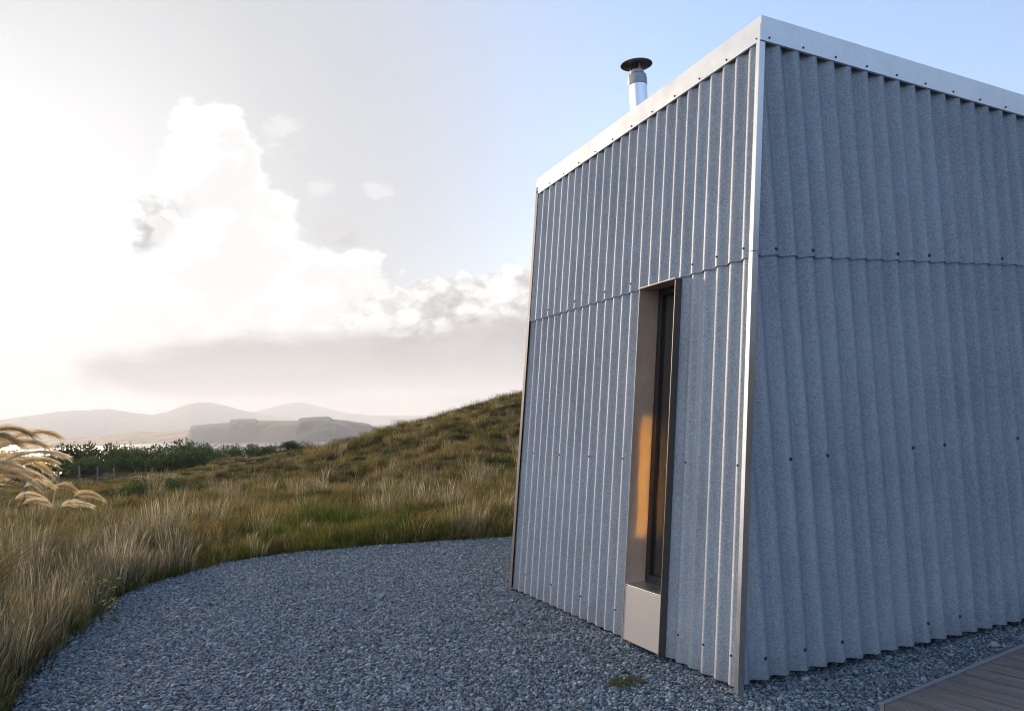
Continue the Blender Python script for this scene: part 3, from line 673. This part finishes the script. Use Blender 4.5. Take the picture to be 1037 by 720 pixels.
# fascia flashings: bent strips with a folded drip and a top return
def fascia(p0,p1,n,mb,m0=True,m1=True):
    # p0,p1 on the outer face bottom; n outward unit
    p0=np.array(p0);p1=np.array(p1);n=np.array(n); h=.155; prof=[(-.012,-.004),(0,0),(.0,h),(-.14,h+.004),(-.14,h-.0),(-.004,h-.004),(-.004,.004),(-.012,.0)]
    vs=[];
    e_=(p1-p0)/np.linalg.norm(p1-p0)
    for P_,mi,sg in ((p0,m0,1),(p1,m1,-1)):
        for (a,z) in prof:
            q=P_+n*a+e_*(-a*sg if mi and a<-.1 else 0)+np.array([0,0,z])
            if n[0]<0: q=q+np.array([KB*z,0,0])
            elif mi and P_ is p0: q=q+np.array([KB*z,0,0])
            vs.append(q)
    k=len(prof); mb.add(vs,[(i,(i+1)%k,k+(i+1)%k,k+i) for i in range(k)]+[tuple(range(k-1,-1,-1)),tuple(range(k,2*k))])
fo=.040
FL0=(CXN+KB*(topz(3.37,CYN)-Z0)-fo,CYN-fo,topz(3.37,CYN)-.055); FL1=(CXN+KB*(topz(3.37,YF)-Z0)-fo,YF+.03,topz(3.37,YF)-.055)
def split(p0,p1,n,cuts,name='fascia'):
    p0=np.array(p0);p1=np.array(p1)
    for a,b_ in zip(cuts[:-1],cuts[1:]):
        mb=CB(); fascia(p0+(p1-p0)*a,p0+(p1-p0)*(b_-.0006),n,mb,a==0,b_==1); mb.build(name,M_alu)
split(FL0,FL1,(-1,0,0),[0,1.0])
FR0=(FL0[0]+.001,CYN-fo-.002,FL0[2]); xe=XF-.45; FR1=(xe,CYN-fo-.002,topz(xe,CYN)-.055)
split(FR0,FR1,(0,-1,0),[0,.62,1.0])
split((FL1[0]+.002,YF+.031,FL1[2]),(xe,YF+.031,topz(xe,YF)-.055),(0,1,0),[0,1])
split((xe+.04,CYN,topz(xe,CYN)-.055),(xe+.04,YF,topz(xe,YF)-.055),(1,0,0),[0,1])
# corner trims
def corner(yc,sg,w1,w2,mt,z0,z1,off=.033):
    mb=CB(); tck=.0025
    def P(dx_,dy_,z): q=left_pt(yc,z,0); return (q[0]+dx_,yc+dy_,z)
    o=-off
    prof=[(o,-sg*off*-1),]
    y_=-sg*off
    prof=[(o,y_+sg*w1),(o,y_),(o+w2,y_),(o+w2,y_+sg*tck),(o+tck,y_+sg*tck),(o+tck,y_+sg*w1)]
    vs=[P(a,b_,z) for z in (z0,z1) for a,b_ in prof]; k=len(prof)
    mb.add(vs,[(i,(i+1)%k,k+(i+1)%k,k+i) for i in range(k)]+[tuple(range(k-1,-1,-1)),tuple(range(k,2*k))]); mb.build('corner_trim',mt,bevel=.002)
corner(CYN,1,.032,.043,M_alu,.004,JZ+.03); corner(CYN,1,.032,.043,M_alu,JZ+.032,topz(3.37,CYN)+.05,off=.035)
M_zinc=simple('dull zinc trim',(.05,.05,.055),.6,.2); corner(YF,-1,.05,.05,M_zinc,Z0,topz(3.37,YF)+.02)
# screws
def screw(p,n,r=.0075):
    mb=CB(); n=Vector(n).normalized(); q=n.to_track_quat('Z','Y'); prof=[(r*1.5,-.001),(r*1.5,.0015),(r,.0025),(r*.95,.006),(r*.4,.0075),(0.0001,.0078)]
    for (rr,zz) in prof:
        for i in range(10):
            v=q@Vector((rr*math.cos(i*.6283),rr*math.sin(i*.6283),zz)); mb.v.append((p[0]+v.x,p[1]+v.y,p[2]+v.z))
    for j in range(5):
        for i in range(10): mb.f.append((j*10+i,j*10+(i+1)%10,(j+1)*10+(i+1)%10,(j+1)*10+i))
    mb.build('screw',M_screw,smooth=True)
for z,xs in ((2.478,(3.335,3.618,4.326,4.609,5.316,5.6,6.3)),(1.248,(3.335,3.618,4.326,4.609,5.316,5.6,6.3)),(.168,(3.05,3.335,3.618,4.326,4.609,5.316,5.6))):
    for x in xs: screw((x,CYN-.024-(.012 if z>2 else 0),z),(0,-1,0))
for z,ys in ((2.49,(3.745,3.996,4.246,4.998,5.374,5.875,6.376)),(1.23,(3.745,4.246,4.998,5.499,6.0,6.5)),(.19,(3.745,3.996,4.246,4.998,5.499,6.0,6.5))):
    for y in ys: q=left_pt(y,z,.0135+(.012 if z>2 else 0)); screw(q,(-.99,0,.13),.005)
for k in range(12):
    u=.012+k*.0895; a=np.array(FL0)+(np.array(FL1)-np.array(FL0))*min(u,.995)+np.array([KB*.022,0,.022]); screw(a,(-.99,0,.13),.005)
for x in np.arange(3.40,6.6,.262): screw((x,CYN-fo-.002,topz(x,CYN)-.055+.022),(0,-1,0),.005)
# window: projecting folded metal sleeve round a deep narrow slot
m,t,b=mat('bronze toned metal lining'); co=t.node('ShaderNodeTexCoord').outputs['Object']
n=t.noise(co,2.2,6,.6).outputs[0]; t.inp(b.inputs['Base Color'],t.ramp(n,[(.3,(.40,.32,.25)),(.7,(.62,.53,.43))])); b.inputs['Metallic'].default_value=.15
t.inp(b.inputs['Roughness'],t.math('ADD',t.math('MULTIPLY',n,.2),.28)); M_brz=m
OUT=.064; tk=.006
def wp(y,z,d): return (CXN+KB*(z-Z0)+d,y,z)      # d: depth inwards from the wall plane
def wslab(y0,y1,z0,z1,d0,d1):
    return [wp(y0,z0,d0),wp(y0,z0,d1),wp(y1,z0,d1),wp(y1,z0,d0),wp(y0,z1,d0),wp(y0,z1,d1),wp(y1,z1,d1),wp(y1,z1,d0)]
ZT,ZS=2.420,.405
win=CB(); win.hexa(wslab(WY1-.028,WY1-.028+tk,.035,ZT,-OUT,DEP)); win=win.build('window',M_brz,bevel=.0015)
tag(win,'deep narrow slot window with glowing metal lining')
def wpart(nm,hexas,mt,bevel=0.0015):
    mb=CB()
    for h_ in hexas: mb.hexa(h_)
    mb.v=[tuple(np.array(q)-O) for q in mb.v]; o=MB.build(mb,nm,mt,win,bevel=bevel); return o
wpart('side_lining',[wslab(WY0,WY0+tk,.035,ZT,-OUT,DEP)],simple('brown weathered metal',(.30,.22,.15),.42,.6,var=.2,scale=5))
pol=simple('polished copper',(1,.60,.12),.12,1,var=.03,scale=5)
wpart('added_reflector',[wslab(WY0+tk+.001,WY0+tk+.003,.80,1.62,-OUT+.002,.085)],pol)  # added copper reflector, throws sunlight onto the far lining
wpart('side_trim',[wslab(WY0-.004,WY0-.0005,.033,ZT-.001,-OUT-.002,.03)],simple('painted dark reflection',(.10,.095,.09),.45,.5,var=.25,scale=6))  # added strip, its dark colour stands in for the fin's dark reflection
wpart('head_lining',[wslab(WY0-.004,WY1-.02,ZT+.0015,ZT+.010,-OUT-.006,DEP)],M_brz)
wpart('sill',[wslab(WY0+tk+.001,WY1-.029,ZS-.006,ZS,-OUT+.004,DEP-.02)],M_alu)
wpart('apron',[wslab(WY0+tk+.001,WY1-.029,.05,ZS-.008,-OUT+.004,-OUT+.010)],simple('brushed pale metal',(.50,.46,.44),.5,.25,var=.06,scale=4))
M_fr=simple('black window frame',(.018,.018,.02),.4); fd0,fd1=.095,.15
wpart('frame',[wslab(WY0+tk+.001,WY0+.05,ZS+.001,ZT,fd0,fd1),wslab(WY1-.075,WY1-.029,ZS+.001,ZT,fd0,fd1),wslab(WY0+.051,WY1-.076,ZS+.001,ZS+.05,fd0,fd1),wslab(WY0+.051,WY1-.076,ZT-.05,ZT,fd0,fd1)],M_fr,.003)
m,t,b=mat('window glass'); b.inputs['Base Color'].default_value=(.015,.018,.02,1); b.inputs['Roughness'].default_value=.03; b.inputs['Specular IOR Level'].default_value=.8; b.inputs['Coat Weight'].default_value=.5
wpart('pane',[wslab(WY0+.051,WY1-.076,ZS+.051,ZT-.051,.118,.13)],m,0)
# flue
m,t,b=mat('polished steel'); b.inputs['Base Color'].default_value=(.78,.79,.8,1); b.inputs['Metallic'].default_value=1
t.inp(b.inputs['Roughness'],t.math('ADD',t.math('MULTIPLY',t.noise(t.node('ShaderNodeTexCoord').outputs['Object'],20,4,.6).outputs[0],.15),.08)); M_st=m
fc=(4.175,6.235,0); zr=topz(fc[0],fc[1])
fl=CB(); fl.lathe([(.086,zr+.05),(.086,4.66),(.08,4.664),(.0795,4.60),(.0001,4.60)],36,fc); flo=fl.build('flue',M_st,smooth=True)
e_=flo.modifiers.new('edges','EDGE_SPLIT'); e_.split_angle=R_(35)
def fpart(nm,mb,mt,sm=True):
    mb.v=[tuple(np.array(q)-O) for q in mb.v]; o=MB.build(mb,nm,mt,flo,smooth=sm); e_=o.modifiers.new('edges','EDGE_SPLIT'); e_.split_angle=R_(35)
M_soot=simple('sooted steel',(.34,.34,.37),.45,.7,var=.5,scale=14)
mb=MB(); mb.lathe([(.087,4.60),(.090,4.603),(.090,4.663),(.084,4.70),(.066,4.715),(.066,4.74),(.06,4.74),(.06,4.70)],36,fc); fpart('collar',mb,M_soot)
mb=MB(); mb.lathe([(.0001,4.795),(.145,4.797),(.150,4.80),(.149,4.806),(.07,4.838),(.0001,4.848)],40,fc); fpart('cowl',mb,simple('dark cowl steel',(.14,.14,.16),.3,.85,var=.3,scale=12))
for k in range(3):
    a=k*2.094+.4; mb=MB(); x,y=fc[0]+.063*math.cos(a),fc[1]+.063*math.sin(a); mb.box((x-.008,y-.002,4.70),(x+.008,y+.002,4.80)); fpart('bracket',mb,M_soot,False)

# ------------------------------------------------------------------ deck
dc=np.array([3.255,3.086]); du=np.array([.9865,.164]); dv=np.array([.164,-.9865])
dk=empty('wooden_deck',(dc[0],dc[1],0)); tag(dk,'low deck of grooved grey brown timber boards beside the cabin','deck')
m,t,b=mat('grooved deck timber'); co=t.node('ShaderNodeTexCoord').outputs['Object']
mp=t.node('ShaderNodeMapping'); t.l.new(co,mp.inputs[0]); mp.inputs['Scale'].default_value=(22,1.2,6); n=t.noise(mp.outputs[0],2.0,6,.65).outputs[0]
n2_=t.noise(co,.9,3,.5).outputs[0]
cc=t.ramp(t.math('ADD',t.math('MULTIPLY',n,.7),t.math('MULTIPLY',n2_,.3)),[(.3,(.075,.07,.07)),(.55,(.17,.16,.16)),(.75,(.31,.295,.29))])
t.inp(b.inputs['Base Color'],cc); b.inputs['Roughness'].default_value=.6; t.inp(b.inputs['Normal'],t.bump(n,.5,.003)); M_dk=m
mb=MB(); bw=.145; gap=.019; nb=34; L=3.6; ng=6
for i in range(nb):
    x0=i*bw; zt=.060+random.uniform(-.0015,.0015); pr=[(x0,zt-.028)]; 
    w_=bw-gap; pr.append((x0,zt))
    for g in range(ng):
        c0=x0+w_*(g+.5+.0)/ng; q=w_/ng*.25
        pr+=[(c0-q,zt),(c0-q*.5,zt-.007),(c0+q*.5,zt-.007),(c0+q,zt)]
    pr+=[(x0+w_,zt),(x0+w_,zt-.028)]
    ya=-.03; k=len(pr); mb.add([(x,ya,z) for x,z in pr]+[(x,-L,z) for x,z in pr],[(j,j+1,k+j+1,k+j) for j in range(k-1)]+[tuple(range(k)),tuple(range(2*k-1,k-1,-1))])
o=mb.build('boards',M_dk,dk)
mb=MB(); mb.box((0,-.026,.012),(nb*bw,0,.066)); mb.build('edge_trim',simple('pale aluminium strip',(.26,.27,.29),.55,.3),dk,bevel=.002)
mb=MB(); mb.box((.03,-L,-.01),(nb*bw-.03,-.03,.028)); mb.build('joists',M_dark,dk)
dk.rotation_euler=(0,0,math.atan2(du[1],du[0]))

# sharper picture, gentle noise removal
cy.use_denoising=True; cy.denoiser='OPENIMAGEDENOISE'; cy.denoising_input_passes='RGB_ALBEDO_NORMAL'; cy.denoising_prefilter='ACCURATE'
cy.pixel_filter_type='BLACKMAN_HARRIS'; cy.filter_width=1.1
